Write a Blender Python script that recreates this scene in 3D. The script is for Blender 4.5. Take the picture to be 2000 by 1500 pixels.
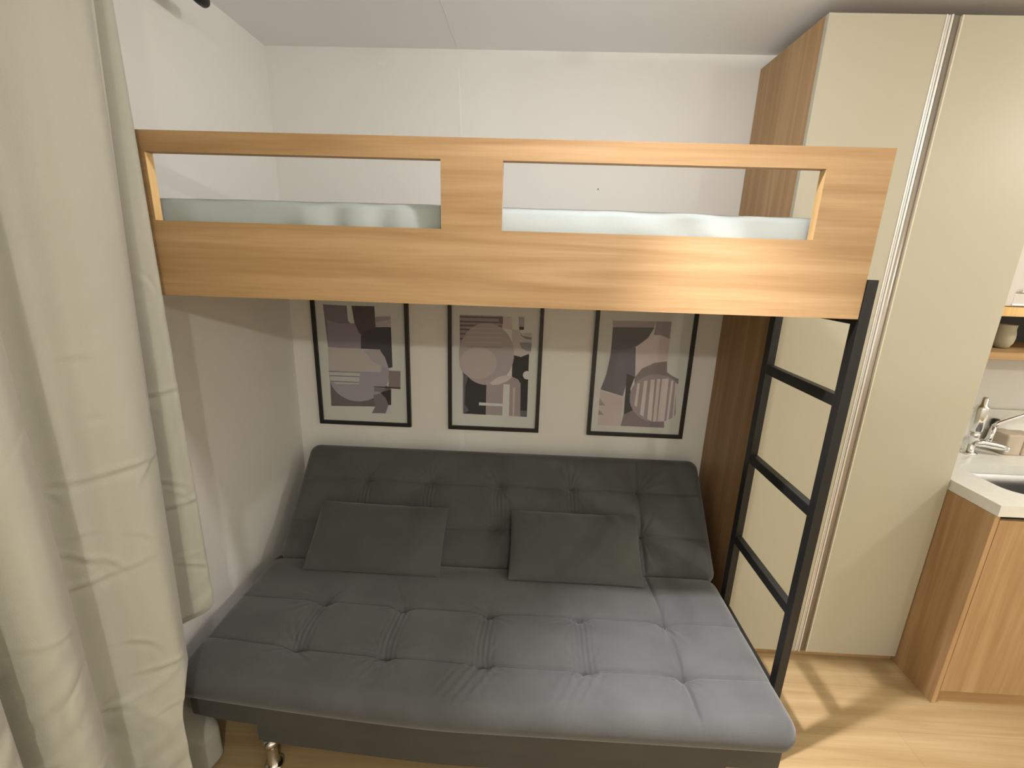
import bpy, bmesh, math, random
from mathutils import Vector, Matrix, noise
C = bpy.context.scene.collection
for o in list(bpy.data.objects): bpy.data.objects.remove(o)
sc = bpy.context.scene

# ---------------------------------------------------------------- camera
cam_d = bpy.data.cameras.new('camera'); cam = bpy.data.objects.new('camera', cam_d); C.objects.link(cam)
YAW, PITCH, ROLL, FPX = -0.0298, -0.2655, 0.0324, 887.24
F = Vector((math.sin(YAW)*math.cos(PITCH), math.cos(YAW)*math.cos(PITCH), math.sin(PITCH)))
R = Vector((math.cos(YAW), -math.sin(YAW), 0)); U = R.cross(F)
R2 = R*math.cos(ROLL) + U*math.sin(ROLL); U2 = -R*math.sin(ROLL) + U*math.cos(ROLL)
cam.matrix_world = Matrix(((R2.x, U2.x, -F.x, 1.1318), (R2.y, U2.y, -F.y, -2.1376), (R2.z, U2.z, -F.z, 1.6832), (0, 0, 0, 1)))
cam_d.sensor_fit = 'HORIZONTAL'; cam_d.sensor_width = 36; cam_d.lens = 36*FPX/2000; cam_d.clip_start = .02
sc.camera = cam

# ---------------------------------------------------------------- world, exposure, lamps' power
w = bpy.data.worlds.new('world'); sc.world = w; w.use_nodes = True
w.node_tree.nodes['Background'].inputs[0].default_value = (.9, .95, 1, 1)
w.node_tree.nodes['Background'].inputs[1].default_value = .3
vs = sc.view_settings; vs.view_transform = 'Standard'; vs.look = 'None'; vs.gamma = 1; vs.use_curve_mapping = False
vs.exposure = 0.0
LIGHTS = [  # x, y, downward watts, point fill watts, colour, (beam watts, beam angle, tilt x, tilt y)   ceiling lamps and one added fill
    (1.40, -1.185, 4.0, 12.0, (1.0, .95, .985), (340, 64, -.115, -.27)),
    (1.65, -3.64, 23.0, 30.0, (1.0, .985, .85), None),
    (3.40, -3.64, 3.0, 26.0, (1.0, .975, .85), None),  # added fill lamp that brightens the left wall and ceiling
    (3.95, -1.25, 5.0, 36.0, (1.0, .97, .88), None),
]
H = 2.508

# ---------------------------------------------------------------- helpers
def lin(c):
    return tuple(((v/255)/12.92 if v/255 <= .04045 else ((v/255+.055)/1.055)**2.4) for v in c)
def mat(name, col, rough=.6, metal=0, spec=.5, sheen=0, bump=None, var=None, coat=0):
    m = bpy.data.materials.new(name); m.use_nodes = True; nt = m.node_tree; b = nt.nodes['Principled BSDF']
    b.inputs['Base Color'].default_value = (*col, 1); b.inputs['Roughness'].default_value = rough
    b.inputs['Metallic'].default_value = metal; b.inputs['Specular IOR Level'].default_value = spec
    b.inputs['Sheen Weight'].default_value = sheen; b.inputs['Coat Weight'].default_value = coat
    tc = nt.nodes.new('ShaderNodeTexCoord')
    if var:     # var = (scale, amount): gentle mottling of the colour
        n = nt.nodes.new('ShaderNodeTexNoise'); n.inputs['Scale'].default_value = var[0]; n.inputs['Detail'].default_value = 4
        nt.links.new(tc.outputs['Object'], n.inputs['Vector'])
        r = nt.nodes.new('ShaderNodeValToRGB'); r.color_ramp.elements[0].position = .3; r.color_ramp.elements[1].position = .7
        r.color_ramp.elements[0].color = (*[v*(1-var[1]) for v in col], 1); r.color_ramp.elements[1].color = (*[min(1, v*(1+var[1])) for v in col], 1)
        nt.links.new(n.outputs['Fac'], r.inputs['Fac']); nt.links.new(r.outputs['Color'], b.inputs['Base Color'])
    if bump:    # bump = (scale, distance)
        n = nt.nodes.new('ShaderNodeTexNoise'); n.inputs['Scale'].default_value = bump[0]; n.inputs['Detail'].default_value = 5
        nt.links.new(tc.outputs['Object'], n.inputs['Vector'])
        bp = nt.nodes.new('ShaderNodeBump'); bp.inputs['Distance'].default_value = bump[1]; bp.inputs['Strength'].default_value = .6
        nt.links.new(n.outputs['Fac'], bp.inputs['Height']); nt.links.new(bp.outputs['Normal'], b.inputs['Normal'])
    return m
def wood(name, cols, axis, rough=.5, scale=1.0, planks=None, seed=0.0):
    """laminate oak: cathedral figure and fine pores stretched along axis 0/1/2 (object coordinates)"""
    m = bpy.data.materials.new(name); m.use_nodes = True; nt = m.node_tree; L = nt.links; b = nt.nodes['Principled BSDF']
    b.inputs['Roughness'].default_value = rough; b.inputs['Specular IOR Level'].default_value = .35
    tc = nt.nodes.new('ShaderNodeTexCoord')
    def node(t, **k):
        n = nt.nodes.new(t)
        for a, v in k.items(): n.inputs[a].default_value = v
        return n
    def mp(s_along, s_across, off):
        n = nt.nodes.new('ShaderNodeMapping'); s = [s_across]*3; s[axis] = s_along
        n.inputs['Scale'].default_value = s; n.inputs['Location'].default_value = (off+seed, off*1.7+seed, off*.6)
        L.new(tc.outputs['Object'], n.inputs['Vector']); return n
    m1 = mp(.6*scale, 12*scale, 3.1); n1 = node('ShaderNodeTexNoise', Scale=1.6, Detail=6.0, Roughness=.55, Distortion=.9)
    L.new(m1.outputs[0], n1.inputs['Vector'])
    m2 = mp(3*scale, 90*scale, 7.7); n2 = node('ShaderNodeTexNoise', Scale=2.0, Detail=3.0, Roughness=.6)
    L.new(m2.outputs[0], n2.inputs['Vector'])
    m3 = mp(1.2*scale, 28*scale, 1.3); n3 = node('ShaderNodeTexNoise', Scale=1.3, Detail=4.0, Roughness=.5, Distortion=.4)
    L.new(m3.outputs[0], n3.inputs['Vector'])
    def math_(op, a, bb):
        n = nt.nodes.new('ShaderNodeMath'); n.operation = op
        for i, v in enumerate((a, bb)):
            if hasattr(v, 'links'): L.new(v, n.inputs[i])
            else: n.inputs[i].default_value = v
        return n.outputs[0]
    s = math_('ADD', math_('MULTIPLY', n1.outputs['Fac'], .55), math_('ADD', math_('MULTIPLY', n2.outputs['Fac'], .18), math_('MULTIPLY', n3.outputs['Fac'], .27)))
    ramp = nt.nodes.new('ShaderNodeValToRGB'); e = ramp.color_ramp.elements
    e[0].position = .36; e[0].color = (*cols[0], 1); e[1].position = .62; e[1].color = (*cols[2], 1)
    mid = e.new(.49); mid.color = (*cols[1], 1)
    L.new(s, ramp.inputs['Fac']); out = ramp.outputs['Color']
    if planks:
        br = nt.nodes.new('ShaderNodeTexBrick'); br.offset = .37
        br.inputs['Scale'].default_value = 1; br.inputs['Mortar Size'].default_value = .0012; br.inputs['Mortar Smooth'].default_value = .3
        br.inputs['Brick Width'].default_value = planks[0]; br.inputs['Row Height'].default_value = planks[1]
        br.inputs['Color1'].default_value = (1, 1, 1, 1); br.inputs['Color2'].default_value = (.96, .955, .95, 1); br.inputs['Mortar'].default_value = (.80, .76, .70, 1)
        L.new(tc.outputs['Object'], br.inputs['Vector'])
        mx = nt.nodes.new('ShaderNodeMix'); mx.data_type = 'RGBA'; mx.blend_type = 'MULTIPLY'; mx.inputs['Factor'].default_value = 1
        L.new(out, mx.inputs[6]); L.new(br.outputs['Color'], mx.inputs[7]); out = mx.outputs[2]
    L.new(out, b.inputs['Base Color'])
    bm_ = nt.nodes.new('ShaderNodeBump'); bm_.inputs['Distance'].default_value = .0004; bm_.inputs['Strength'].default_value = .5
    L.new(n2.outputs['Fac'], bm_.inputs['Height']); L.new(bm_.outputs['Normal'], b.inputs['Normal'])
    return m

def box(bm, x0, x1, y0, y1, z0, z1, bev=0.0, seg=2, mi=0):
    x0, x1 = sorted((x0, x1)); y0, y1 = sorted((y0, y1)); z0, z1 = sorted((z0, z1))
    r = bmesh.ops.create_cube(bm, size=1)
    for v in r['verts']: v.co = Vector(((x0+x1)/2+v.co.x*(x1-x0), (y0+y1)/2+v.co.y*(y1-y0), (z0+z1)/2+v.co.z*(z1-z0)))
    fs = {f for v in r['verts'] for f in v.link_faces}
    for f in fs: f.material_index = mi
    if bev:
        es = list({e for v in r['verts'] for e in v.link_edges})
        r2 = bmesh.ops.bevel(bm, geom=es, offset=bev, segments=seg, affect='EDGES', profile=.5, clamp_overlap=True)
        for f in r2['faces']: f.material_index = mi
def prism(bm, pts, axis, a, b, mi=0):
    """polygon pts extruded along axis from a to b; pts are the two other coordinates in xyz order"""
    def P(p, v): q = list(p); q.insert(axis, v); return Vector(q)
    va = [bm.verts.new(P(p, a)) for p in pts]; vb = [bm.verts.new(P(p, b)) for p in pts]
    n = len(pts); fs = [bm.faces.new(va), bm.faces.new(vb[::-1])]
    for i in range(n): fs.append(bm.faces.new((va[i], vb[i], vb[(i+1) % n], va[(i+1) % n])))
    for f in fs: f.material_index = mi
def tube(bm, pts, rad, n=16, caps=True):
    pts = [Vector(p) for p in pts]; rings = []
    for i, p in enumerate(pts):
        d = (pts[min(i+1, len(pts)-1)]-pts[max(i-1, 0)]).normalized()
        a = d.orthogonal().normalized() if i == 0 else (pa - d*pa.dot(d)).normalized()
        pa = a; c = d.cross(a); r = rad[i] if isinstance(rad, (list, tuple)) else rad
        rings.append([bm.verts.new(p + a*r*math.cos(2*math.pi*k/n) + c*r*math.sin(2*math.pi*k/n)) for k in range(n)])
    for r0, r1 in zip(rings, rings[1:]):
        for k in range(n): bm.faces.new((r0[k], r0[(k+1) % n], r1[(k+1) % n], r1[k]))
    if caps: bm.faces.new(rings[0][::-1]); bm.faces.new(rings[-1])
def lathe(bm, c, prof, n=32):
    rings = []
    for r, z in prof: rings.append([bm.verts.new((c[0]+r*math.cos(2*math.pi*k/n), c[1]+r*math.sin(2*math.pi*k/n), c[2]+z)) for k in range(n)])
    for r0, r1 in zip(rings, rings[1:]):
        for k in range(n): bm.faces.new((r0[k], r0[(k+1) % n], r1[(k+1) % n], r1[k]))
    bm.faces.new(rings[0][::-1]); bm.faces.new(rings[-1])
def obj(name, bm, m, parent=None, smooth=False, loc=None):
    """world-space geometry -> one mesh object; geometry is stored relative to its parent's (or own) origin"""
    bmesh.ops.recalc_face_normals(bm, faces=bm.faces)
    me = bpy.data.meshes.new(name); bm.to_mesh(me); bm.free()
    for x in (m if isinstance(m, (list, tuple)) else [m]): me.materials.append(x)
    if smooth:
        for p in me.polygons: p.use_smooth = True
    o = bpy.data.objects.new(name, me); C.objects.link(o)
    if parent is not None:
        off = Vector((0, 0, 0)); q = parent
        while q is not None: off += q.location; q = q.parent
        me.transform(Matrix.Translation(-off)); o.parent = parent
    elif loc is not None:
        me.transform(Matrix.Translation(-Vector(loc))); o.location = loc
    return o
def tag(o, label, cat, group=None):
    o['label'] = label; o['category'] = cat
    if group: o['group'] = group
    return o
def thing(name, label, cat, loc, group=None):
    o = bpy.data.objects.new(name, None); C.objects.link(o); o.location = loc; o.empty_display_size = .1
    return tag(o, label, cat, group)
def struct(o): o['kind'] = 'structure'; return o
def B(): return bmesh.new()

# ---------------------------------------------------------------- materials
M_wall = mat('wall_paint', (.77, .75, .71), .9, bump=(180, .0006), var=(1.3, .012))
M_ceil = mat('ceiling_paint', (.91, .91, .90), .95)
M_patch = mat('filler_white', (.80, .79, .76), .9)
M_floor = wood('floor_laminate', (lin((154, 128, 90)), lin((168, 143, 104)), lin((181, 157, 118))), 0, .38, .8, planks=(1.3, .19))
OAK = (lin((158, 124, 84)), lin((172, 139, 98)), lin((186, 154, 114)))
M_oak_x = wood('oak_laminate_lengthwise', OAK, 0, .5)
M_oak_y = wood('oak_laminate_edge', OAK, 1, .5, seed=4.0)
M_oak_z = wood('oak_laminate_upright', OAK, 2, .5, seed=2.0)
M_edge = wood('oak_edge_band', (lin((205, 165, 105)), lin((218, 180, 120)), lin((228, 192, 135))), 2, .5)
M_door = mat('door_greige_laminate', lin((184, 179, 160)), .42, spec=.4)
M_alu = mat('brushed_aluminium', (.86, .85, .82), .38, metal=.55)
M_channel = mat('anodised_channel', (.40, .355, .305), .36, metal=.35)
M_cream = mat('cream_edge', lin((222, 214, 190)), .4)
M_black = mat('black_powder_coat', (.012, .012, .011), .42, spec=.4)
M_frame = mat('black_picture_frame', (.012, .010, .009), .45)
M_mat = mat('print_paper', (.60, .61, .58), .75)
M_sofa = mat('grey_suede', (.084, .085, .084), .95, spec=.15, sheen=.25, bump=(260, .0008), var=(7, .10))
M_sofab = mat('grey_suede_base', (.066, .062, .053), .95, spec=.15, sheen=.15, bump=(260, .0006), var=(7, .08))
M_pill = mat('grey_cushion_fabric', (.074, .076, .070), .95, spec=.15, sheen=.3, bump=(300, .0008), var=(9, .08))
M_sheet = mat('pale_sheet', (.40, .45, .435), .9, bump=(90, .0006))
M_curt = mat('curtain_linen', (.41, .405, .34), .95, spec=.1, sheen=.2, bump=(420, .0008), var=(3, .03))
M_chrome = mat('chrome', (.80, .80, .80), .10, metal=1)
M_steel = mat('sink_steel', (.45, .45, .46), .30, metal=1)
M_quartz = mat('white_quartz', (.78, .77, .72), .25, var=(40, .02))
M_dark = mat('dark_niche', (.018, .02, .018), .5)
M_vase = mat('beige_ceramic', (.42, .38, .28), .6, var=(20, .08))
M_beige = mat('beige_board', (.50, .42, .32), .6, var=(15, .05))
M_lilac = mat('pale_door_frame', (.62, .57, .54), .35)
M_glow = bpy.data.materials.new('lamp_diffuser'); M_glow.use_nodes = True
_b = M_glow.node_tree.nodes['Principled BSDF']; _b.inputs['Emission Color'].default_value = (1, .93, .84, 1); _b.inputs['Emission Strength'].default_value = 8
ART = {'a':[((74,66,70),[(0.056,0.594),(0.169,0.592),(0.171,0.522),(0.225,0.456),(0.23,0.387),(0.065,0.39)]),((84,76,84),[(0.07,0.519),(0.127,0.507),(0.205,0.51),(0.229,0.456),(0.23,0.387),(0.065,0.39)]),((52,40,40),[(0.192,0.592),(0.301,0.594),(0.303,0.463),(0.247,0.443),(0.221,0.465),(0.201,0.514)]),((50,50,58),[(0.304,0.495),(0.376,0.498),(0.376,0.303),(0.357,0.297),(0.318,0.388),(0.226,0.386),(0.23,0.461)]),((92,86,84),[(0.303,0.545),(0.376,0.55),(0.376,0.498),(0.303,0.495)]),((104,100,98),[(0.302,0.518),(0.375,0.534),(0.376,0.498),(0.303,0.495)]),((82,74,74),[(0.068,0.361),(0.15,0.365),(0.366,0.191),(0.362,0.11),(0.276,0.098),(0.059,0.092)]),((120,116,126),[(0.359,0.269),(0.356,0.247),(0.35,0.225),(0.34,0.204),(0.327,0.185),(0.311,0.168),(0.292,0.152),(0.271,0.14),(0.249,0.13),(0.226,0.124),(0.202,0.121),(0.178,0.122),(0.155,0.126),(0.134,0.134),(0.114,0.145),(0.097,0.159),(0.083,0.175),(0.072,0.193),(0.065,0.213),(0.061,0.235),(0.061,0.256),(0.064,0.278),(0.071,0.3),(0.081,0.32),(0.095,0.339),(0.111,0.355),(0.13,0.37),(0.15,0.382),(0.172,0.384),(0.194,0.385),(0.217,0.386),(0.24,0.387),(0.262,0.388),(0.284,0.387),(0.303,0.377),(0.32,0.364),(0.334,0.348),(0.345,0.33),(0.353,0.311),(0.358,0.29)]),((138,134,124),[(0.065,0.39),(0.316,0.388),(0.331,0.353),(0.318,0.276),(0.061,0.271)]),((128,124,126),[(0.239,0.382),(0.316,0.388),(0.342,0.349),(0.357,0.297),(0.32,0.31),(0.278,0.327)]),((142,144,136),[(0.063,0.266),(0.216,0.268),(0.206,0.21),(0.092,0.207),(0.065,0.223)]),((100,100,98),[(0.061,0.273),(0.217,0.271),(0.216,0.267),(0.06,0.267)]),((100,100,98),[(0.062,0.251),(0.214,0.251),(0.213,0.246),(0.063,0.245)]),((100,100,98),[(0.063,0.223),(0.209,0.222),(0.206,0.217),(0.064,0.217)]),((105,92,88),[(0.358,0.285),(0.415,0.285),(0.412,0.203),(0.353,0.204)]),((60,45,44),[(0.353,0.204),(0.412,0.203),(0.412,0.194),(0.281,0.198),(0.277,0.202)]),((92,90,92),[(0.281,0.195),(0.348,0.193),(0.309,0.174),(0.28,0.178)]),((42,37,38),[(0.311,0.172),(0.362,0.19),(0.362,0.11),(0.347,0.112)]),((90,86,86),[(0.275,0.158),(0.313,0.169),(0.336,0.146),(0.349,0.109),(0.333,0.065),(0.263,0.063),(0.281,0.096)]),((150,148,152),[(0.333,0.065),(0.362,0.064),(0.355,0.109),(0.349,0.109)])],
'b':[((92,78,82),[(0.054,0.568),(0.255,0.569),(0.262,0.413),(0.056,0.405)]),((60,48,50),[(0.055,0.562),(0.251,0.563),(0.251,0.557),(0.055,0.555)]),((60,48,50),[(0.055,0.541),(0.252,0.541),(0.252,0.536),(0.055,0.533)]),((60,48,50),[(0.055,0.523),(0.252,0.524),(0.252,0.518),(0.055,0.515)]),((60,48,50),[(0.055,0.504),(0.253,0.505),(0.253,0.499),(0.055,0.496)]),((60,48,50),[(0.055,0.482),(0.253,0.483),(0.253,0.477),(0.055,0.475)]),((60,48,50),[(0.055,0.459),(0.254,0.46),(0.254,0.455),(0.055,0.452)]),((70,56,58),[(0.233,0.565),(0.258,0.566),(0.259,0.531),(0.243,0.535)]),((116,107,100),[(0.258,0.569),(0.298,0.566),(0.302,0.506),(0.259,0.513)]),((100,88,92),[(0.331,0.568),(0.358,0.568),(0.359,0.523),(0.334,0.522)]),((42,32,36),[(0.335,0.523),(0.358,0.522),(0.357,0.508),(0.336,0.508)]),((112,104,97),[(0.302,0.51),(0.34,0.507),(0.345,0.491),(0.398,0.495),(0.396,0.4),(0.349,0.378),(0.308,0.386)]),((74,72,72),[(0.341,0.493),(0.352,0.48),(0.395,0.473),(0.396,0.463),(0.366,0.467),(0.346,0.479)]),((80,80,84),[(0.338,0.448),(0.397,0.45),(0.396,0.408),(0.376,0.407),(0.35,0.421)]),((35,34,35),[(0.308,0.387),(0.349,0.378),(0.387,0.395),(0.389,0.077),(0.356,0.078),(0.352,0.247),(0.309,0.279)]),((70,72,76),[(0.356,0.111),(0.387,0.109),(0.389,0.077),(0.356,0.078)]),((38,37,38),[(0.053,0.358),(0.1,0.313),(0.194,0.269),(0.192,0.08),(0.073,0.081),(0.072,0.283)]),((72,72,80),[(0.072,0.286),(0.096,0.27),(0.083,0.221),(0.08,0.128),(0.102,0.099),(0.073,0.081)]),((122,110,105),[(0.186,0.24),(0.249,0.271),(0.309,0.28),(0.338,0.268),(0.352,0.247),(0.356,0.078),(0.185,0.081)]),((128,119,115),[(0.316,0.392),(0.315,0.368),(0.311,0.345),(0.303,0.322),(0.293,0.301),(0.28,0.282),(0.265,0.266),(0.247,0.252),(0.228,0.242),(0.208,0.236),(0.187,0.233),(0.166,0.234),(0.145,0.239),(0.126,0.247),(0.108,0.259),(0.092,0.275),(0.078,0.293),(0.067,0.313),(0.059,0.335),(0.054,0.358),(0.053,0.381),(0.054,0.405),(0.059,0.428),(0.066,0.45),(0.077,0.47),(0.09,0.489),(0.106,0.504),(0.123,0.517),(0.142,0.526),(0.162,0.532),(0.182,0.535),(0.202,0.534),(0.222,0.529),(0.241,0.521),(0.258,0.51),(0.274,0.495),(0.288,0.478),(0.299,0.459),(0.308,0.438),(0.313,0.415)]),((138,129,123),[(0.234,0.344),(0.233,0.332),(0.23,0.32),(0.225,0.309),(0.218,0.298),(0.209,0.288),(0.198,0.28),(0.186,0.273),(0.173,0.267),(0.159,0.264),(0.145,0.262),(0.131,0.263),(0.117,0.265),(0.104,0.269),(0.092,0.275),(0.081,0.283),(0.071,0.292),(0.064,0.302),(0.059,0.313),(0.055,0.325),(0.054,0.337),(0.055,0.349),(0.058,0.361),(0.064,0.373),(0.071,0.383),(0.08,0.393),(0.091,0.401),(0.103,0.408),(0.116,0.413),(0.129,0.416),(0.143,0.417),(0.157,0.417),(0.171,0.415),(0.184,0.411),(0.196,0.405),(0.206,0.398),(0.216,0.389),(0.223,0.379),(0.229,0.368),(0.232,0.356)]),((150,142,139),[(0.203,0.243),(0.24,0.275),(0.277,0.285),(0.312,0.28),(0.287,0.256),(0.245,0.237),(0.213,0.234)]),((110,100,98),[(0.086,0.509),(0.257,0.512),(0.257,0.508),(0.086,0.505)]),((110,100,98),[(0.086,0.488),(0.257,0.491),(0.258,0.488),(0.086,0.485)]),((110,100,98),[(0.086,0.467),(0.258,0.469),(0.258,0.466),(0.086,0.463)]),((110,100,98),[(0.086,0.443),(0.259,0.446),(0.259,0.442),(0.086,0.439)]),((110,100,98),[(0.086,0.42),(0.259,0.423),(0.259,0.419),(0.086,0.416)]),((152,156,148),[(0.269,0.241),(0.3,0.24),(0.3,0.072),(0.267,0.076)]),((140,134,126),[(0.316,0.226),(0.326,0.227),(0.326,0.077),(0.318,0.077)]),((152,156,148),[(0.151,0.143),(0.269,0.141),(0.267,0.128),(0.151,0.128)]),((152,156,148),[(0.402,0.291),(0.401,0.285),(0.398,0.279),(0.394,0.274),(0.389,0.271),(0.382,0.269),(0.376,0.27),(0.37,0.273),(0.366,0.277),(0.363,0.283),(0.361,0.289),(0.362,0.296),(0.365,0.302),(0.369,0.307),(0.375,0.31),(0.381,0.311),(0.387,0.31),(0.393,0.308),(0.397,0.303),(0.401,0.297)])],
'c':[((100,90,90),[(0.079,0.567),(0.281,0.57),(0.271,0.541),(0.082,0.536)]),((92,82,88),[(0.281,0.57),(0.35,0.572),(0.35,0.49),(0.305,0.506),(0.275,0.507)]),((60,58,61),[(0.082,0.536),(0.274,0.541),(0.25,0.492),(0.207,0.453),(0.161,0.434),(0.123,0.429),(0.084,0.431)]),((84,84,90),[(0.084,0.431),(0.123,0.429),(0.198,0.447),(0.21,0.293),(0.178,0.307),(0.16,0.204),(0.05,0.233),(0.071,0.307),(0.081,0.388)]),((125,112,108),[(0.204,0.452),(0.25,0.492),(0.272,0.507),(0.31,0.506),(0.35,0.49),(0.353,0.379),(0.275,0.351),(0.21,0.268)]),((104,96,90),[(0.351,0.384),(0.357,0.332),(0.386,0.313),(0.416,0.3),(0.417,0.276),(0.365,0.284),(0.311,0.292),(0.236,0.264),(0.211,0.262),(0.206,0.298),(0.237,0.344),(0.292,0.374)]),((60,56,55),[(0.168,0.317),(0.207,0.302),(0.192,0.241),(0.222,0.139),(0.173,0.11)]),((152,141,137),[(0.049,0.227),(0.159,0.201),(0.163,0.051),(0.05,0.051)]),((118,110,106),[(0.05,0.189),(0.079,0.153),(0.049,0.152)]),((118,110,106),[(0.051,0.131),(0.078,0.103),(0.048,0.105)]),((104,94,96),[(0.172,0.11),(0.222,0.139),(0.274,0.088),(0.371,0.087),(0.376,0.051),(0.163,0.051)]),((122,112,110),[(0.414,0.204),(0.416,0.185),(0.418,0.167),(0.421,0.149),(0.423,0.133),(0.422,0.118),(0.408,0.105),(0.392,0.094),(0.374,0.085),(0.355,0.08),(0.335,0.079),(0.315,0.078),(0.294,0.082),(0.275,0.088),(0.256,0.098),(0.239,0.11),(0.225,0.124),(0.212,0.14),(0.203,0.157),(0.196,0.176),(0.194,0.195),(0.193,0.214),(0.195,0.232),(0.201,0.25),(0.21,0.267),(0.222,0.281),(0.236,0.294),(0.252,0.304),(0.269,0.312),(0.288,0.317),(0.308,0.32),(0.328,0.319),(0.347,0.315),(0.366,0.309),(0.384,0.3),(0.401,0.289),(0.405,0.275),(0.407,0.259),(0.409,0.241),(0.411,0.223)]),((162,152,146),[(0.223,0.271),(0.235,0.273),(0.233,0.15),(0.219,0.162)]),((162,152,146),[(0.253,0.285),(0.27,0.287),(0.27,0.104),(0.251,0.116)]),((162,152,146),[(0.284,0.292),(0.303,0.294),(0.311,0.082),(0.289,0.094)]),((162,152,146),[(0.313,0.296),(0.329,0.298),(0.334,0.083),(0.317,0.082)]),((162,152,146),[(0.337,0.298),(0.368,0.301),(0.372,0.085),(0.339,0.083)]),((162,152,146),[(0.381,0.29),(0.392,0.292),(0.392,0.085),(0.382,0.085)]),((162,152,146),[(0.402,0.281),(0.408,0.282),(0.417,0.087),(0.41,0.086)])]}

# ---------------------------------------------------------------- room shell
RX, RY = 4.6, -4.7
def slab(name, m, *a):
    b = B(); box(b, *a); return struct(obj(name, b, m))
slab('floor', M_floor, -.1, RX+.1, RY-.1, .1, -.1, 0)
slab('ceiling', M_ceil, -.1, RX+.1, RY-.1, .1, H, H+.1)
wb = slab('wall_back', M_wall, 0, RX, 0, .1, 0, H)
slab('wall_left', M_wall, -.1, 0, RY, .1, 0, H)
slab('wall_right', M_wall, RX, RX+.1, RY, .1, 0, H)
slab('wall_front', M_wall, 0, RX, RY-.1, RY, 0, H)
def patch(name, pts, m=M_patch, t=.0012):
    b = B(); prism(b, pts, 1, -t, 0); o = obj(name, b, m, wb); return o
random.seed(3)
def strip(x0, z0, z1, w, wob):
    n = 16; l = []; r = []
    for i in range(n+1):
        z = z1+(z0-z1)*i/n; x = x0+.010*(i/n)
        ww = w*(.6+.8*random.random()); l.append((x-ww/2+random.uniform(-wob, wob), z)); r.append((x+ww/2, z))
    return l+r[::-1]
patch('filler_line', strip(.806, 2.17, 2.44, .006, .0012))
patch('filler_patch', [(.467, 2.452), (.478, 2.458), (.488, 2.452), (.501, 2.455), (.494, 2.445), (.482, 2.447), (.474, 2.444)])
patch('filler_patch', [(.018, 2.432), (.034, 2.436), (.046, 2.430), (.030, 2.427)])
patch('filler_patch', [(.806, .850), (.822, .856), (.834, .846), (.832, .80), (.838, .765), (.826, .74), (.812, .745), (.814, .79)])
b = B(); lathe(b, (0, 0, 0), [(.0015, 0), (.0028, .0006), (.0028, .0015)], 12)
for v in b.verts: v.co = Vector((1.414+v.co.x, -v.co.z, 1.993+v.co.y))
obj('screw_hole', b, M_black, wb)
patch('filler_patch', [(1.404, 1.985), (1.410, 1.987), (1.413, 1.978), (1.408, 1.972), (1.403, 1.977)])
slab('trim_1', M_oak_x, 0, 2.03, -.015, 0, 0, .07)

b = B(); n = 14; L_ = [(.800+.002*math.sin(i*1.7), -.02-.055*i) for i in range(n)]
prism(b, [(x-.002, y) for x, y in L_]+[(x+.002, y) for x, y in L_[::-1]], 2, H-.0008, H)
struct(obj('joint_line', b, M_patch, bpy.data.objects['ceiling']))
# ---------------------------------------------------------------- ceiling lamps and one added fill (all above or behind the view)
for i, (x, y, wt, wg, col, beam) in enumerate(LIGHTS):
    t = thing('ceiling_light', ['small round ceiling light in front of the loft bed', 'small round ceiling light far behind the camera', 'added round fill light far back toward the kitchen side', 'small round ceiling light before the kitchen counter'][i], 'ceiling light', (x, y, H))
    b = B(); lathe(b, (x, y, H), [(.060, 0), (.060, -.014), (.052, -.020), (.045, -.020)], 32); obj('base', b, M_patch, t, True)
    b = B(); lathe(b, (x, y, H-.020), [(.040, 0), (.046, -.012), (.040, -.030), (.024, -.040), (.004, -.043)], 32); o = obj('fill_globe', b, M_glow, t, True);  # globe and its point lamp are added to lift upper walls and ceiling
    for kind, e in (('AREA', wt), ('POINT', wg)):
        ld = bpy.data.lights.new('lamp', kind); ld.energy = e; ld.color = col
        if kind == 'AREA': ld.shape = 'DISK'; ld.size = .085
        else: ld.shadow_soft_size = .025
        lo = bpy.data.objects.new('lamp', ld); C.objects.link(lo); lo.location = (0, 0, -.070 if kind == 'AREA' else -.105); lo.parent = t
    if beam:
        ld = bpy.data.lights.new('beam', 'SPOT'); ld.spot_size = math.radians(beam[1]); ld.spot_blend = 1; ld.shadow_soft_size = .02
        ld.energy = beam[0]; ld.color = col; lo = bpy.data.objects.new('beam', ld); C.objects.link(lo); lo.location = (0, 0, -.068); lo.parent = t
        lo.rotation_euler = (beam[2], beam[3], 0)

# ---------------------------------------------------------------- wardrobe
WX0, WX1, WY, WZ = 2.030, 2.830, -.436, 2.458
wd = thing('wardrobe', 'tall built-in wardrobe with greige doors and oak side behind the ladder', 'wardrobe', (2.43, -.2, 0))
b = B(); box(b, WX0, WX0+.018, -.416, -.002, 0, WZ, .0008); o = obj('side_panel', b, M_oak_z, wd); o['label'] = 'oak-look side panel facing the bed'
b = B(); box(b, WX1-.018, WX1, -.400, -.002, 0, WZ); obj('side_panel', b, M_door, wd)
b = B(); box(b, WX0+.018, WX1-.018, -.416, -.002, WZ-.018, WZ); obj('top_panel', b, M_oak_x, wd)
b = B(); box(b, WX0+.018, WX1-.018, -.010, -.002, .031, WZ-.018); obj('back_panel', b, M_oak_z, wd)
b = B(); box(b, WX0+.018, WX1, -.416, -.40, 0, .031); o = obj('kickboard', b, M_oak_x, wd); o['label'] = 'low oak-look kickboard'
b = B(); box(b, WX0+.001, 2.386, WY, -.4165, .033, WZ, .0012); d1 = obj('door', b, M_door, wd)
b = B()   # ridged aluminium grip along the door edge
for x0, x1, y in ((2.386, 2.3905, WY-.0015), (2.3905, 2.396, WY+.004), (2.396, 2.3995, WY+.0005), (2.3995, 2.402, WY+.005), (2.402, 2.408, WY-.002)):
    box(b, x0, x1, y, -.418, .033, WZ, .0004, 1)
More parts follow.
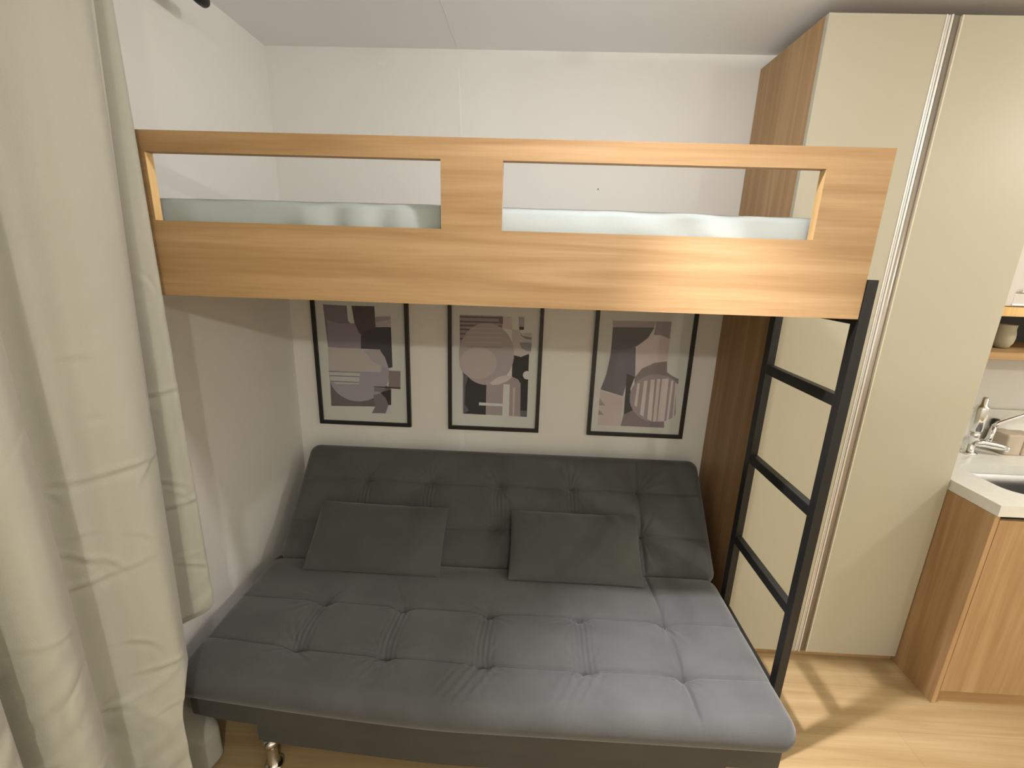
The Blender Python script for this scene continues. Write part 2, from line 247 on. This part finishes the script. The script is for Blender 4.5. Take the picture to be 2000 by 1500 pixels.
h = obj('handle', b, M_alu, d1); h['label'] = 'ridged aluminium grip profile'
b = B()
n = 8
pr = [(2.408, -.4165)]+[(2.408+.026*i/n, -.428-.004*math.sin(math.pi*i/n)) for i in range(n+1)]+[(2.434, -.4165)]
prism(b, pr, 2, .033, WZ); o = obj('handle_channel', b, M_channel, wd, True); o['label'] = 'brown-grey finger channel between the doors'
b = B(); box(b, 2.4405, WX1-.001, WY, -.4165, .033, WZ, .0012); d2 = obj('door', b, M_door, wd)
b = B(); box(b, 2.4355, 2.4403, WY-.001, -.4165, .033, WZ, .0008); o = obj('edge_strip', b, M_cream, d2); o['label'] = 'cream edge strip'

# ---------------------------------------------------------------- loft bed
BY, BZ0, BZ1, BX0, BX1 = -.925, 1.564, 1.967, .022, 1.986
bed = thing('loft_bed', 'wooden oak-look loft bed fixed high above the sofa', 'bed', (1.0, -.46, BZ0))
T = .026
b = B()
xs = [BX0, .157, .902, 1.056, 1.833, BX1]; zs = [BZ0, 1.755, 1.918, BZ1]
def cells(bm, xs, zs, holes, y0, y1):
    V = {}
    def v(i, j, k):
        if (i, j, k) not in V: V[i, j, k] = bm.verts.new((xs[i], (y0, y1)[k], zs[j]))
        return V[i, j, k]
    solid = lambda i, j: 0 <= i < len(xs)-1 and 0 <= j < len(zs)-1 and (i, j) not in holes
    for i in range(len(xs)-1):
        for j in range(len(zs)-1):
            if not solid(i, j): continue
            bm.faces.new((v(i, j, 0), v(i+1, j, 0), v(i+1, j+1, 0), v(i, j+1, 0)))
            bm.faces.new((v(i, j, 1), v(i, j+1, 1), v(i+1, j+1, 1), v(i+1, j, 1)))
            for di, dj, a, c in ((-1, 0, (i, j+1), (i, j)), (1, 0, (i+1, j), (i+1, j+1)), (0, -1, (i, j), (i+1, j)), (0, 1, (i+1, j+1), (i, j+1))):
                if not solid(i+di, j+dj): bm.faces.new((v(*a, 0), v(*c, 0), v(*c, 1), v(*a, 1)))
cells(b, xs, zs, {(1, 1), (3, 1)}, BY, BY+T)
obj('guard_rail', b, M_oak_x, bed)['label'] = 'front board with two long window cut-outs'
for a in (.157, 1.833-.0006):   # pale edge bands lining the two end jambs
    b = B(); box(b, a, a+.0006, BY+.0006, BY+T-.0006, 1.756, 1.917)
    obj('edge_band', b, M_edge, bed)['label'] = 'pale edge banding in the cut-out'
b = B(); box(b, BX1-.018, BX1, BY+T, -.02, BZ0, 1.755, .0008); obj('end_board', b, M_oak_y, bed)
b = B(); box(b, BX0, BX0+.018, BY+T, -.02, BZ0, 1.755, .0008); obj('end_board', b, M_oak_y, bed)
b = B(); box(b, BX0+.018, BX1-.018, -.02, -.002, BZ0, 1.755, .0008); obj('back_board', b, M_oak_x, bed)
b = B(); box(b, BX0+.018, BX1-.018, BY+T, -.02, 1.655, 1.673); obj('mattress_base', b, M_oak_x, bed)

# --- padded slab: a rounded block with seams, buttons and creases on its top face
def padded(name, m, x0, x1, y0, y1, zlo, zhi, rc, re, nx, ny, disp, parent=None, xf=None, base_only=False, smooth=True, tag_=None):
    """x0..x1, y0..y1 plan; zlo..zhi; rc = plan corner radius; re = roll radius of the edges"""
    b = B(); cx, cy = (x0+x1)/2, (y0+y1)/2; hx, hy = (x1-x0)/2, (y1-y0)/2; zm, hz = (zlo+zhi)/2, (zhi-zlo)/2
    def dens(n):   # denser samples near the rim
        out = []
        for i in range(n+1):
            t = -1+2*i/n; out.append(t + .06*math.sin(math.pi*t))
        return out
    A, Bq = dens(nx), dens(ny)
    def sample(a, c):
        px, py = a*hx, c*hy
        qx, qy = abs(px)-(hx-rc), abs(py)-(hy-rc)
        if qx > 0 and qy > 0:
            L = math.hypot(qx, qy); Lm = max(qx, qy)      # square -> disc for the corner
            f = Lm/L if L else 1; qx *= f; qy *= f
            px = math.copysign(hx-rc+qx, px); py = math.copysign(hy-rc+qy, py); d = rc-math.hypot(qx, qy)
        else: d = min(hx-abs(px), hy-abs(py))
        return px+cx, py+cy, max(0, d)
    top = {}; bot = {}
    for i, a in enumerate(A):
        for j, c in enumerate(Bq):
            x, y, d = sample(a, c); k = min(1, d/re); prof = math.sqrt(max(0, 1-(1-k)**2))
            z = zm+hz*prof + disp(x, y)*min(1, d/(re*.9))
            p = Vector((x, y, z)); pb = Vector((x, y, zm-hz*prof))
            if xf: p, pb = xf(p), xf(pb)
            rim = i in (0, nx) or j in (0, ny)
            top[i, j] = b.verts.new(p)
            bot[i, j] = top[i, j] if rim else b.verts.new(pb)
    for i in range(nx):
        for j in range(ny):
            b.faces.new((top[i, j], top[i+1, j], top[i+1, j+1], top[i, j+1]))
            q = (bot[i, j], bot[i, j+1], bot[i+1, j+1], bot[i+1, j])
            if len(set(q)) > 2 and not all(v in (top[i, j], top[i, j+1], top[i+1, j+1], top[i+1, j]) for v in q): b.faces.new(q)
    return obj(name, b, m, parent, smooth)
def N(x, y, z=0.0): return noise.noise(Vector((x, y, z)))

sheet_m = None
def d_sheet(x, y):
    return .004*N(x*2, y*3, 1)+.002*abs(N(x*9+y*6, y*3, 5))-.004*(x-1)**2
mt = padded('mattress', M_sheet, .045, 1.962, -.893, -.03, 1.675, 1.817, .05, .03, 220, 70, d_sheet)
# tension folds of the sheet on the front side
for v in mt.data.vertices:
    if v.co.y < -.84:
        x, z = v.co.x, v.co.z; k = (-.84-v.co.y)/.05
        s = math.sin((x*.55+z*2.2)*60+5*N(x*3, z*4, 2)); a = max(0, N(x*2.2+.4, z*2, 8)+.22)+.5*math.exp(-((x-1.52)/.2)**2)
        v.co.y += -.009*s*a*k
    v.co.y = max(v.co.y, -.8965)
tag(mt, 'single mattress in a pale blue-grey sheet lying on the loft bed', 'mattress')

# ---------------------------------------------------------------- ladder
ld_ = thing('ladder', 'black metal ladder standing at the right end of the loft bed', 'ladder', (2.001, -.72, 0))
LX0, LX1 = 1.9865, 2.0145
b = B(); box(b, LX0, LX1, -.929, -.898, 0, 1.664, .002); obj('rail', b, M_black, ld_)
b = B(); box(b, LX0, LX1, -.528, -.493, 0, 1.664, .002); obj('rail', b, M_black, ld_)
for z, t_ in ((.318, .017), (.643, .017), (.992, .017), (1.337, .017), (1.555, .007)):
    b = B(); box(b, LX0+.001, LX1-.001, -.898, -.530, z-t_, z+t_, .002); obj('rung', b, M_black, ld_)

# ---------------------------------------------------------------- sofa bed
sofa = thing('sofa_bed', 'dark grey suede sofa bed with tufted seat under the loft bed', 'sofa bed', (1.02, -.7, 0))
COLS = [.41, .71, 1.032, 1.365, 1.672]
def tuft(u, v, rows, cols, full_cols=(), seed=0, fade=1.0):
    """u along the length, v across; returns depth offset"""
    z = 0.0
    for r in rows:
        dv = abs(v-r-.006*N(u*2.5, r*9, seed)); z -= .0085*math.exp(-(dv/.005)**2)+.011*math.exp(-dv/.03)
    for c in full_cols:
        dc = abs(u-c-.012*N(v*5, c, seed)); z -= .0075*math.exp(-(dc/.0045)**2)+.007*math.exp(-dc/.03)
    lo, hi = min(rows), max(rows)
    for ci, c in enumerate(cols):
        if c not in full_cols and lo-.01 < v < hi+.01:   # gathered cloth between two buttons
            g = math.exp(-((u-c)/.035)**2); z -= .006*g; z += .0034*math.sin((u-c)*2*math.pi/.017+3*N(v*8, c, seed))*g
        for r in rows:
            du, dv = u-c, v-r; q = math.hypot(du, dv)
            if q > .3: continue
            z -= .016*math.exp(-(q/.032)**2)+.010*math.exp(-(q/.009)**2)
            th = math.atan2(dv, du); ph = 7*N(c*5, r*7, seed)
            w_ = max(0, .35+N(th*1.3+c*4, r*9+2, seed+3)*1.6)
            z += .0058*w_*math.sin(th*17+ph+2.5*N(u*9, v*9, seed))*math.exp(-q/.065)*(1-math.exp(-(q/.012)**2))
    z += .006*N(u*3.1, v*4.2, seed+9)+.0022*N(u*11, v*13, seed+5)
    return z*fade
def sweep(x, y):      # the left front corner of the seat is swept back a little
    return .036*(max(0, .95-x)/.72)**1.3*max(0, min(1.35, (-.47-y)/.49))
def xf_seat(p): return Vector((p.x, p.y+sweep(p.x, p.y), p.z))
def d_seat(x, y):
    v = -.47-y
    z = tuft(x, v, (.270, .490), COLS, (1.672,), 1)
    z += .006*math.exp(-((v-.38)/.06)**2)
    # long drags running from the front buttons toward the front edge
    for c, k in ((1.032, 1), (1.365, .8), (.71, .5)):
        if v > .49: z += .0055*k*math.sin(((x-c)+(v-.49)*.55)*2*math.pi/.034+2*N(x*5, v*5, 2))*math.exp(-((x-c+(v-.49)*.6)/.07)**2)*math.exp(-(v-.49)/.10)
    z -= .012*math.exp(-(v/.05)**2)
    return z
padded('seat', M_sofa, .072, 1.962, -1.135, -.462, .318, .432, .055, .052, 420, 150, d_seat, sofa, xf_seat)
TH = math.radians(45)
HY, HZ = -.478, .402     # hinge line of the back
def xf_back(p):
    h, t = p.y, p.z      # h up the back, t out of its front face
    return Vector((p.x, HY+h*math.cos(TH)-t*math.sin(TH), HZ+h*math.sin(TH)+t*math.cos(TH)))
def d_back(x, h): return tuft(x, h-.0, (.172, .372), COLS, (1.672,), 6)-.004*math.exp(-((h-.02)/.03)**2)
padded('backrest', M_sofa, .088, 1.978, -.005, .548, -.100, .014, .05, .05, 420, 130, d_back, sofa, xf_back)
def plinth(name, x0, x1, yf, yb, z0, z1, bev):
    b = B(); n = 24
    pts = [(x0+(x1-x0)*i/n, yf+sweep(x0+(x1-x0)*i/n, yf)) for i in range(n+1)]+[(x1, yb), (x0, yb)]
    prism(b, pts, 2, z0, z1)
    es = [e for e in b.edges if abs(e.verts[0].co.z-e.verts[1].co.z) < 1e-6 and max(e.verts[0].co.y, e.verts[1].co.y) < yb-.01]
    bmesh.ops.bevel(b, geom=es, offset=bev, segments=3, affect='EDGES', profile=.5)
    return obj(name, b, M_sofab, sofa)
plinth('seat_base', .10, 1.938, -1.092, -.40, .228, .338, .010)
plinth('storage_box', .30, 1.80, -1.066, -.42, .125, .228, .006)
b = B(); box(b, .14, 1.90, -.42, -.30, .28, .33, .004); obj('rear_frame', b, M_black, sofa)
for x in (.335, 1.765):
    for y in (-1.02, -.47):
        b = B(); lathe(b, (x, y, 0), [(.028, 0), (.030, .004), (.030, .016), (.024, .020), (.0165, .026), (.0155, .10), (.022, .108), (.022, .1245)], 28)
        lg = obj('leg', b, M_chrome, sofa, True); lg['label'] = 'chrome leg'

# ---------------------------------------------------------------- cushions
def cushion(label, cx, w, seed, bot, top, th, roll):
    b = B(); nx, ny = 84, 56
    P0 = Vector((cx, *bot)); P1 = Vector((cx, *top)); up = (P1-P0); hgt = up.length; up.normalize()
    right = (Vector((1, 0, 0))+Vector((0, 0, 1))*roll).normalized(); nrm = right.cross(up).normalized()
    if nrm.y > 0: nrm = -nrm
    cc = (P0+P1)/2
    def pt(a, c, s):
        ea = 1-.045*(1-c*c)*0 - .05*(1-abs(a)**2)*0
        x = a*w/2*(1-.035*(1-c**2)**1*(abs(a)**3)*-1*-1); y = c*hgt/2*(1-.028*(1-a**2)*(abs(c)**3))
        x = a*w/2*(1-.018*(1-c*c)*abs(a)**3)
        k = (max(0, 1-abs(a)**2.6)**.62)*(max(0, 1-abs(c)**2.4)**.62)
        wr = 0
        if s > 0:
            e = (max(0, c)**2)*k**.5
            wr = .018*e*math.sin(x*62+5*N(x*6, seed, 1)+c*4)*max(0, .3+N(x*5, seed, 3))+.005*N(x*7, y*9, seed)*k
            for sx in (-1, 1):
                for sy in (-1, 1):
                    dx, dy = x-sx*w/2, y-sy*hgt/2; q = math.hypot(dx, dy); wr += .004*math.sin(math.atan2(dy, dx)*15+seed)*math.exp(-q/.06)*k
        t = s*(th/2*k)+wr
        return cc+right*x+up*y+nrm*t
    F_ = {}; K_ = {}
    for i in range(nx+1):
        for j in range(ny+1):
            a = math.sin((-1+2*i/nx)*math.pi/2*.999)/math.sin(math.pi/2*.999); c = math.sin((-1+2*j/ny)*math.pi/2*.999)/math.sin(math.pi/2*.999)
            rim = i in (0, nx) or j in (0, ny)
            F_[i, j] = b.verts.new(pt(a, c, 1)); K_[i, j] = F_[i, j] if rim else b.verts.new(pt(a, c, -1))
    for i in range(nx):
        for j in range(ny):
            b.faces.new((F_[i, j], F_[i+1, j], F_[i+1, j+1], F_[i, j+1]))
            q = (K_[i, j], K_[i, j+1], K_[i+1, j+1], K_[i+1, j])
            if set(q) != {F_[i, j], F_[i, j+1], F_[i+1, j+1], F_[i+1, j]}: b.faces.new(q)
    o = obj('cushion', b, M_pill, None, True, loc=tuple(P0))
    return tag(o, label, 'cushion', 'lumbar cushions on the sofa bed')
cushion('left dark grey rectangular cushion leaning on the sofa back in shade', .535, .565, 2, (-.578, .437), (-.352, .622), .105, -.012)
cushion('right dark grey rectangular cushion with puckered top edge on the sofa', 1.368, .548, 5, (-.575, .437), (-.350, .622), .105, -.004)

# ---------------------------------------------------------------- framed prints
PW, PH, PZ = .462, .652, .862
inks = {}
def ink(c, hi):
    k = (c, hi)
    if k not in inks:
        w0 = lin((120, 121, 115) if hi else (152, 156, 148)); a = [min(.8, p/q*.60) for p, q in zip(lin(c), w0)]
        g = .3*a[0]+.6*a[1]+.1*a[2]; inks[k] = mat('ink_%d' % len(inks), tuple(g+(v-g)*.6 for v in a), .7)
    return inks[k]
def picture(x0, key, label, pw):
    t = thing('framed_print', label, 'picture', (x0+pw/2, 0, PZ), 'abstract prints in a row above the sofa bed')
    b = B(); fw = .0175
    def ring(p0, p1, y0, y1):
        prism(b, [(x0, PZ), (x0+pw, PZ), (x0+pw-fw, PZ+fw), (x0+fw, PZ+fw)], 1, y0, y1)
        prism(b, [(x0, PZ+PH), (x0+pw, PZ+PH), (x0+pw-fw, PZ+PH-fw), (x0+fw, PZ+PH-fw)], 1, y0, y1)
        prism(b, [(x0, PZ), (x0+fw, PZ+fw), (x0+fw, PZ+PH-fw), (x0, PZ+PH)], 1, y0, y1)
        prism(b, [(x0+pw, PZ), (x0+pw-fw, PZ+fw), (x0+pw-fw, PZ+PH-fw), (x0+pw, PZ+PH)], 1, y0, y1)
    ring(0, 0, -.022, -.001); obj('frame', b, M_frame, t)
    b = B(); box(b, x0+fw-.002, x0+pw-fw+.002, -.0100, -.002, PZ+fw-.002, PZ+PH-fw+.002)
    mats = [M_mat]
    for k, (c, pts) in enumerate(ART[key]):
        m = ink(c, sum(p[1] for p in pts)/len(pts) > .42)
        if m not in mats: mats.append(m)
        mi = mats.index(m); y = -.0102-.00012*k
        vs_ = [b.verts.new((x0+px, y, PZ+pz)) for px, pz in pts]
        es = [b.edges.new((vs_[i], vs_[(i+1) % len(vs_)])) for i in range(len(vs_)) if (vs_[i].co-vs_[(i+1) % len(vs_)].co).length > 0]
        r = bmesh.ops.triangle_fill(b, use_beauty=True, use_dissolve=False, edges=es, normal=Vector((0, -1, 0)))
        for f in r['geom']:
            if isinstance(f, bmesh.types.BMFace): f.material_index = mi
    obj('art_print', b, mats, t)
    b = B(); box(b, x0+.01, x0+pw-.01, -.002, 0, PZ+.01, PZ+PH-.01); obj('backing_board', b, M_frame, t)
picture(.1094, 'a', 'black framed abstract print with lilac circle and brown column, nearest the curtain', .461)
picture(.7582, 'b', 'black framed abstract print with big taupe circle and white bars, the middle one', .449)
picture(1.447, 'c', 'black framed abstract print with striped circle, nearest the wardrobe', .467)

# ---------------------------------------------------------------- curtain and rod
def catmull(P, n):
    out = []
    for i in range(len(P)-1):
        p0, p1, p2, p3 = P[max(i-1, 0)], P[i], P[i+1], P[min(i+2, len(P)-1)]
        for k in range(n):
            t = k/n
            out.append(tuple(.5*((2*b1)+(-a+c)*t+(2*a-5*b1+4*c-d)*t*t+(-a+3*b1-3*c+d)*t**3) for a, b1, c, d in zip(p0, p1, p2, p3)))
    out.append(P[-1]); return out
def curtain_plan(z):
    t = max(0, min(1, (2.4-z)/2.3))     # 0 at the rod, 1 at the floor
    sm = lambda a, b_, q: (lambda k: k*k*(3-2*k))(max(0, min(1, (q-a)/(b_-a))))
    k1 = 1-.95*sm(.60, .50, z)+.75*sm(.22, .12, z)      # the rear fold is pressed back beside the sofa
    X1 = .020+.148*k1
    q = 1-sm(.42, .56, z)               # 1 beside and below the seat, where the cloth bypasses the sofa corner
    P = [(.020+.045*k1, -.934-.016*(1-k1)), (X1-.028*k1, -.940-.03*q), (X1, -.962-.04*q), (X1-.018*k1, -.99-.06*q), (.055+.030*k1-.01*q, -1.03-.07*q)]
    e = .07*t+.05*q
    P += [(.150+.042*(1-t)-.06*q, -1.034-e*1.4-.02*q), (.203-.02*t, -1.050-e*1.15), (.219-.015*t, -1.085-e), (.207+.012*t, -1.145-.5*e), (.185, -1.200-.3*e), (.140, -1.255-.1*e), (.100, -1.300), (.140, -1.335)]
    P += [(.195, -1.365-.01*t), (.218, -1.41-.01*t), (.200, -1.455), (.12, -1.49), (.15, -1.512), (.205, -1.53), (.215, -1.58), (.19, -1.65), (.11, -1.71)]
    y = -1.71
    for i in range(7): P += [(.215, y-.06), (.21, y-.12), (.09, y-.18)]; y -= .18
    return P
cur = thing('curtain', 'floor-length cream linen curtain hanging in folds beside the loft bed', 'curtain', (.14, -1.9, .0))
rs = random.Random(11)
CREASE = []
for _ in range(70):
    l_, z_ = rs.uniform(.02, 1.15), rs.uniform(.15, 1.62); a_ = rs.gauss(.15, .45); q_ = rs.uniform(.02, .075)
    CREASE.append((l_, z_, math.cos(a_), math.sin(a_), q_, rs.uniform(.002, .0052)*rs.choice((1, 1, -1)), rs.uniform(.004, .008)))
b = B(); rows = []; NZ = 330; ZT, ZB = 2.385, .012
for r in range(NZ+1):
    z = ZT+(ZB-ZT)*r/NZ; pts = catmull(curtain_plan(z), 12); row = []
    L = 0; pv = None
    for k, (x, y) in enumerate(pts):
        if pv: L += math.hypot(x-pv[0], y-pv[1])
        pv = (x, y)
        low = max(0, min(1, (1.75-z)/1.2))
        dx = .012*low*N(L*5.5, z*1.1, 3)+.006*low*N(L*16, z*2.5, 7)+.0028*N(L*34, z*.8, 9)+.003*N(L*9, z*.5, 21)
        # packing creases across the cloth and short slack wrinkles
        for zc, l0, l1, s in ((1.30, .05, .42, 1), (1.20, .30, .62, .8), (.975, .05, .35, .9), (.93, .40, .9, .7), (.62, .3, .55, .8), (1.56, .1, .4, .5), (.56, .55, .9, .8)):
            if l0 < L < l1:
                q = z-zc-.03*N(L*6, zc*3, 4)-.12*(L-l0)*(.5-(zc*7 % 1)); win = math.sin(math.pi*(L-l0)/(l1-l0))
                dx += s*.0065*win*(math.exp(-(q/.007)**2)-.7*math.exp(-((q+.014)/.009)**2))
        for l_, z_, ca, sa, q_, am, wd_ in CREASE:
            du, dz = L-l_, z-z_
            if abs(du) > .1 or abs(dz) > .1: continue
            al = du*ca+dz*sa; ac = -du*sa+dz*ca+.25*al*al/q_
            dx += am*math.exp(-(al/q_)**2)*(math.exp(-(ac/wd_)**2)-.6*math.exp(-((ac+.011)/.009)**2))
        wz = max(0, N(L*3, z*3, 12)-.05)*low
        dx += .010*wz*math.sin((z*1.0+L*.9)*70+4*N(L*4, z*4, 13))
        row.append(b.verts.new((x+dx*.8, y-dx*.5, z)))
    rows.append(row)
for r0, r1 in zip(rows, rows[1:]):
    for k in range(len(r0)-1): b.faces.new((r0[k], r0[k+1], r1[k+1], r1[k]))
co = obj('cloth', b, M_curt, cur, True)
sd = co.modifiers.new('thickness', 'SOLIDIFY'); sd.thickness = .0015; sd.offset = 0
rod = thing('curtain_rod', 'black curtain rod with rounded end cap high on the left wall', 'curtain rod', (0, -1.7, 2.4))
b = B(); tube(b, [(.13, -.585, 2.4), (.13, -3.0, 2.4)], .0135, 24); obj('pole', b, M_black, rod, True)
for y0, s in ((-.585, 1), (-3.0, -1)):
    b = B(); tube(b, [(.13, y0-.030*s, 2.4), (.13, y0-.028*s, 2.4), (.13, y0, 2.4), (.13, y0+.018*s, 2.4), (.13, y0+.026*s, 2.4), (.13, y0+.030*s, 2.4)], [.014, .0165, .0185, .0175, .0125, .004], 28)
    obj('end_cap', b, M_black, rod, True)
for y0 in (-.93, -2.7):
    b = B(); tube(b, [(0, y0, 2.4), (.118, y0, 2.4)], .007, 12); tube(b, [(0, y0, 2.4), (.006, y0, 2.4)], .024, 24); obj('bracket', b, M_black, rod, True)

# ---------------------------------------------------------------- kitchen
KX0, KY, KX1 = 2.832, -.628, 4.4
kc = thing('kitchen_base_cabinet', 'oak-look kitchen base cabinet standing right of the wardrobe', 'cabinet', (3.6, -.3, 0))
b = B(); box(b, KX0, KX0+.018, KY, -.002, 0, .855, .0008); obj('side_panel', b, M_oak_z, kc)
b = B(); box(b, KX1-.018, KX1, KY, -.002, 0, .855); obj('side_panel', b, M_oak_z, kc)
b = B(); box(b, KX0+.018, KX1-.018, KY+.012, KY+.028, 0, .062); obj('kickboard', b, M_oak_x, kc)
b = B(); box(b, KX0+.018, KX1-.018, KY+.02, KY+.036, .835, .855); obj('top_rail', b, M_dark, kc)  # rail coloured dark to stand for the shadow line under the counter
b = B(); box(b, KX0+.018, KX1-.018, KY+.03, -.002, .062, .080); obj('floor_panel', b, M_oak_x, kc)
x = KX0+.0195
for wdt in (.51, .51, .507):
    b = B(); box(b, x, x+wdt-.003, KY-.001, KY+.017, .064, .838, .001); obj('door', b, M_oak_z, kc); x += wdt
# countertop with an opening for the basin
CZ0, CZ1, CY = .857, .900, -.634
SX0, SX1, SY0, SY1, SR = 2.975, 3.46, -.545, -.262, .075
def rrect(x0, x1, y0, y1, r, n=8):
    out = []
    for cx, cy, a0 in ((x1-r, y1-r, 0), (x0+r, y1-r, 90), (x0+r, y0+r, 180), (x1-r, y0+r, 270)):
        for k in range(n+1):
            a = math.radians(a0+90*k/n); out.append((cx+r*math.cos(a), cy+r*math.sin(a)))
    return out
ct = thing('countertop', 'white quartz countertop with low backsplash on the kitchen cabinet', 'countertop', (3.6, -.3, CZ0))
b = B(); inner = rrect(SX0, SX1, SY0, SY1, SR)
def loops(z):
    o_ = [b.verts.new((x, y, z)) for x, y in ((KX0, CY), (KX1, CY), (KX1, -.002), (KX0, -.002))]
    i_ = [b.verts.new((x, y, z)) for x, y in inner]; return o_, i_
oT, iT = loops(CZ1); oB, iB = loops(CZ0)
for o_, i_ in ((oT, iT), (oB, iB)):
    es = [b.edges.new((l[k], l[(k+1) % len(l)])) for l in (o_, i_) for k in range(len(l))]
    bmesh.ops.triangle_fill(b, use_beauty=True, edges=es)
for l, m_ in ((oT, oB), (iT, iB)):
    for k in range(len(l)): b.faces.new((l[k], l[(k+1) % len(l)], m_[(k+1) % len(l)], m_[k]))
obj('slab', b, M_quartz, ct)
b = B(); box(b, KX0, KX1, -.017, -.002, CZ1, 1.077, .001); obj('backsplash', b, M_quartz, ct)
sk = thing('kitchen_sink', 'stainless steel undermount sink sunk in the white countertop', 'sink', ((SX0+SX1)/2, (SY0+SY1)/2, .70))
b = B(); prev = None
for off, z in ((.012, .8565), (-.001, .8565), (-.001, .8), (.006, .73), (.03, .705), (.12, .700)):
    p = [b.verts.new((x, y, z)) for x, y in (rrect(SX0-off, SX1+off, SY0-off, SY1+off, SR+off) if off in (.012,) else rrect(SX0+max(off, -.001), SX1-max(off, -.001), SY0+max(off, -.001), SY1-max(off, -.001), max(.01, SR-max(off, 0)*.5)))]
    if prev:
        for k in range(len(p)): b.faces.new((prev[k], prev[(k+1) % len(p)], p[(k+1) % len(p)], p[k]))
    prev = p
b.faces.new(prev); so = obj('basin', b, M_steel, sk, True)
m_ = so.modifiers.new('thickness', 'SOLIDIFY'); m_.thickness = .0012; m_.offset = -1
b = B(); lathe(b, ((SX0+SX1)/2, (SY0+SY1)/2, .7), [(.035, .0), (.037, .003), (.026, .0035), (.02, .001)], 24); obj('drain', b, M_chrome, sk, True)

fa = thing('faucet', 'chrome kitchen faucet with filter column standing behind the sink', 'faucet', (3.163, -.14, CZ1))
b = B(); lathe(b, (3.165, -.14, CZ1), [(.030, 0), (.030, .006), (.024, .010), (.017, .014), (.017, .075), (.021, .08), (.021, .10), (.016, .104)], 24); obj('base', b, M_chrome, fa, True)
b = B(); lathe(b, (3.165, -.14, CZ1+.104), [(.020, 0), (.024, .008), (.025, .110), (.022, .122), (.014, .128), (.012, .158), (.009, .162)], 28); o = obj('filter_column', b, M_chrome, fa, True)
b = B(); tube(b, [(3.165, -.145, .955), (3.20, -.15, .955), (3.24, -.155, .950), (3.275, -.165, .945), (3.292, -.17, .943)], [.017, .018, .019, .015, .012], 18); obj('body', b, M_chrome, fa, True)
b = B(); tube(b, [(3.293, -.17, .948), (3.294, -.17, .925)], [.011, .009], 16); obj('nozzle', b, M_chrome, fa, True)
b = B(); tube(b, [(3.222, -.15, .96), (3.226, -.15, .985), (3.232, -.15, 1.035)], [.015, .011, .010], 16); tube(b, [(3.230, -.15, 1.035), (3.244, -.15, 1.052), (3.35, -.15, 1.098), (3.43, -.15, 1.13)], [.011, .009, .007, .006], 14); obj('lever', b, M_chrome, fa, True)

bx = B(); box(bx, 3.31, 3.383, -.150, -.05, CZ1, .998, .008, 3); o = obj('storage_tin', bx, M_beige, None, True, loc=(3.346, -.1, CZ1)); tag(o, 'small beige box on the countertop beside the faucet lever', 'box', 'beige boxes behind the sink')
bx = B(); box(bx, 3.387, 3.46, -.150, -.05, CZ1, .993, .008, 3); o = obj('storage_tin', bx, M_beige, None, True, loc=(3.42, -.1, CZ1)); tag(o, 'second small beige box farther right on the countertop, cut by the frame', 'box', 'beige boxes behind the sink')
bt = thing('soap_bottle', 'small bottle with a black cap behind the beige boxes', 'bottle', (3.355, -.034, CZ1))
b = B(); lathe(b, (3.352, -.034, CZ1), [(.013, 0), (.0145, .01), (.0145, .085), (.010, .10)], 20); obj('body', b, M_beige, bt, True)
b = B(); lathe(b, (3.352, -.034, CZ1+.10), [(.0145, 0), (.015, .004), (.014, .032), (.011, .036)], 20); obj('cap', b, M_dark, bt, True)

# wall cabinet with niche
uc = thing('kitchen_wall_cabinet', 'pale wall cabinet over a dark open niche with oak shelf boards', 'cabinet', (3.6, 0, 1.37))
UX0, UX1, UY = 2.834, 4.4, -.335
b = B(); box(b, UX0, UX1, UY, -.002, 1.537, 1.573, .001); obj('shelf_board', b, M_edge, uc)['label'] = 'light oak board above the niche'
b = B(); box(b, UX0, UX1, UY, -.002, 1.370, 1.398, .001); obj('shelf_board', b, M_oak_x, uc)['label'] = 'oak board below the niche'
b = B(); box(b, UX0, UX0+.016, UY+.004, -.002, 1.398, 1.537); obj('niche_side', b, M_dark, uc)
b = B(); box(b, UX0+.016, UX1, -.012, -.002, 1.398, 1.537); obj('niche_back', b, M_dark, uc)
b = B(); box(b, UX0, UX1, UY+.02, -.002, 1.573, WZ, .001); obj('body', b, M_lilac, uc)
b = B()
x0, x1, z0, z1 = UX0+.002, UX0+.50, 1.576, WZ-.004
for q in ((x0, x0+.115, z0, z1), (x1-.06, x1, z0, z1), (x0+.115, x1-.06, z0, z0+.045), (x0+.115, x1-.06, z1-.06, z1)): box(b, q[0], q[1], UY-.002, UY+.018, q[2], q[3], .001)
dr = obj('door', b, M_lilac, uc)
b = B(); box(b, x0+.115, x1-.06, UY+.006, UY+.012, z0+.045, z1-.06); obj('door_panel', b, M_lilac, dr)
b = B(); box(b, x0+.112, x1-.06, UY-.006, UY-.002, z0+.002, z0+.008, .001); box(b, x0+.135, x1-.08, UY-.008, UY-.002, z0+.050, z0+.062, .002); obj('handle', b, M_alu, dr)
b = B(); box(b, x1+.003, UX1-.002, UY-.002, UY+.018, z0, z1, .001); obj('door', b, M_lilac, uc)
b = B(); lathe(b, (3.085, -.21, 1.3985), [(.018, 0), (.026, .006), (.034, .022), (.037, .042), (.036, .060), (.032, .078), (.033, .094), (.0345, .096), (.030, .094), (.026, .084)], 32)
v_ = obj('vase', b, M_vase, None, True, loc=(3.085, -.21, 1.3985)); tag(v_, 'small beige ceramic vase in the dark niche under the wall cabinet', 'vase')
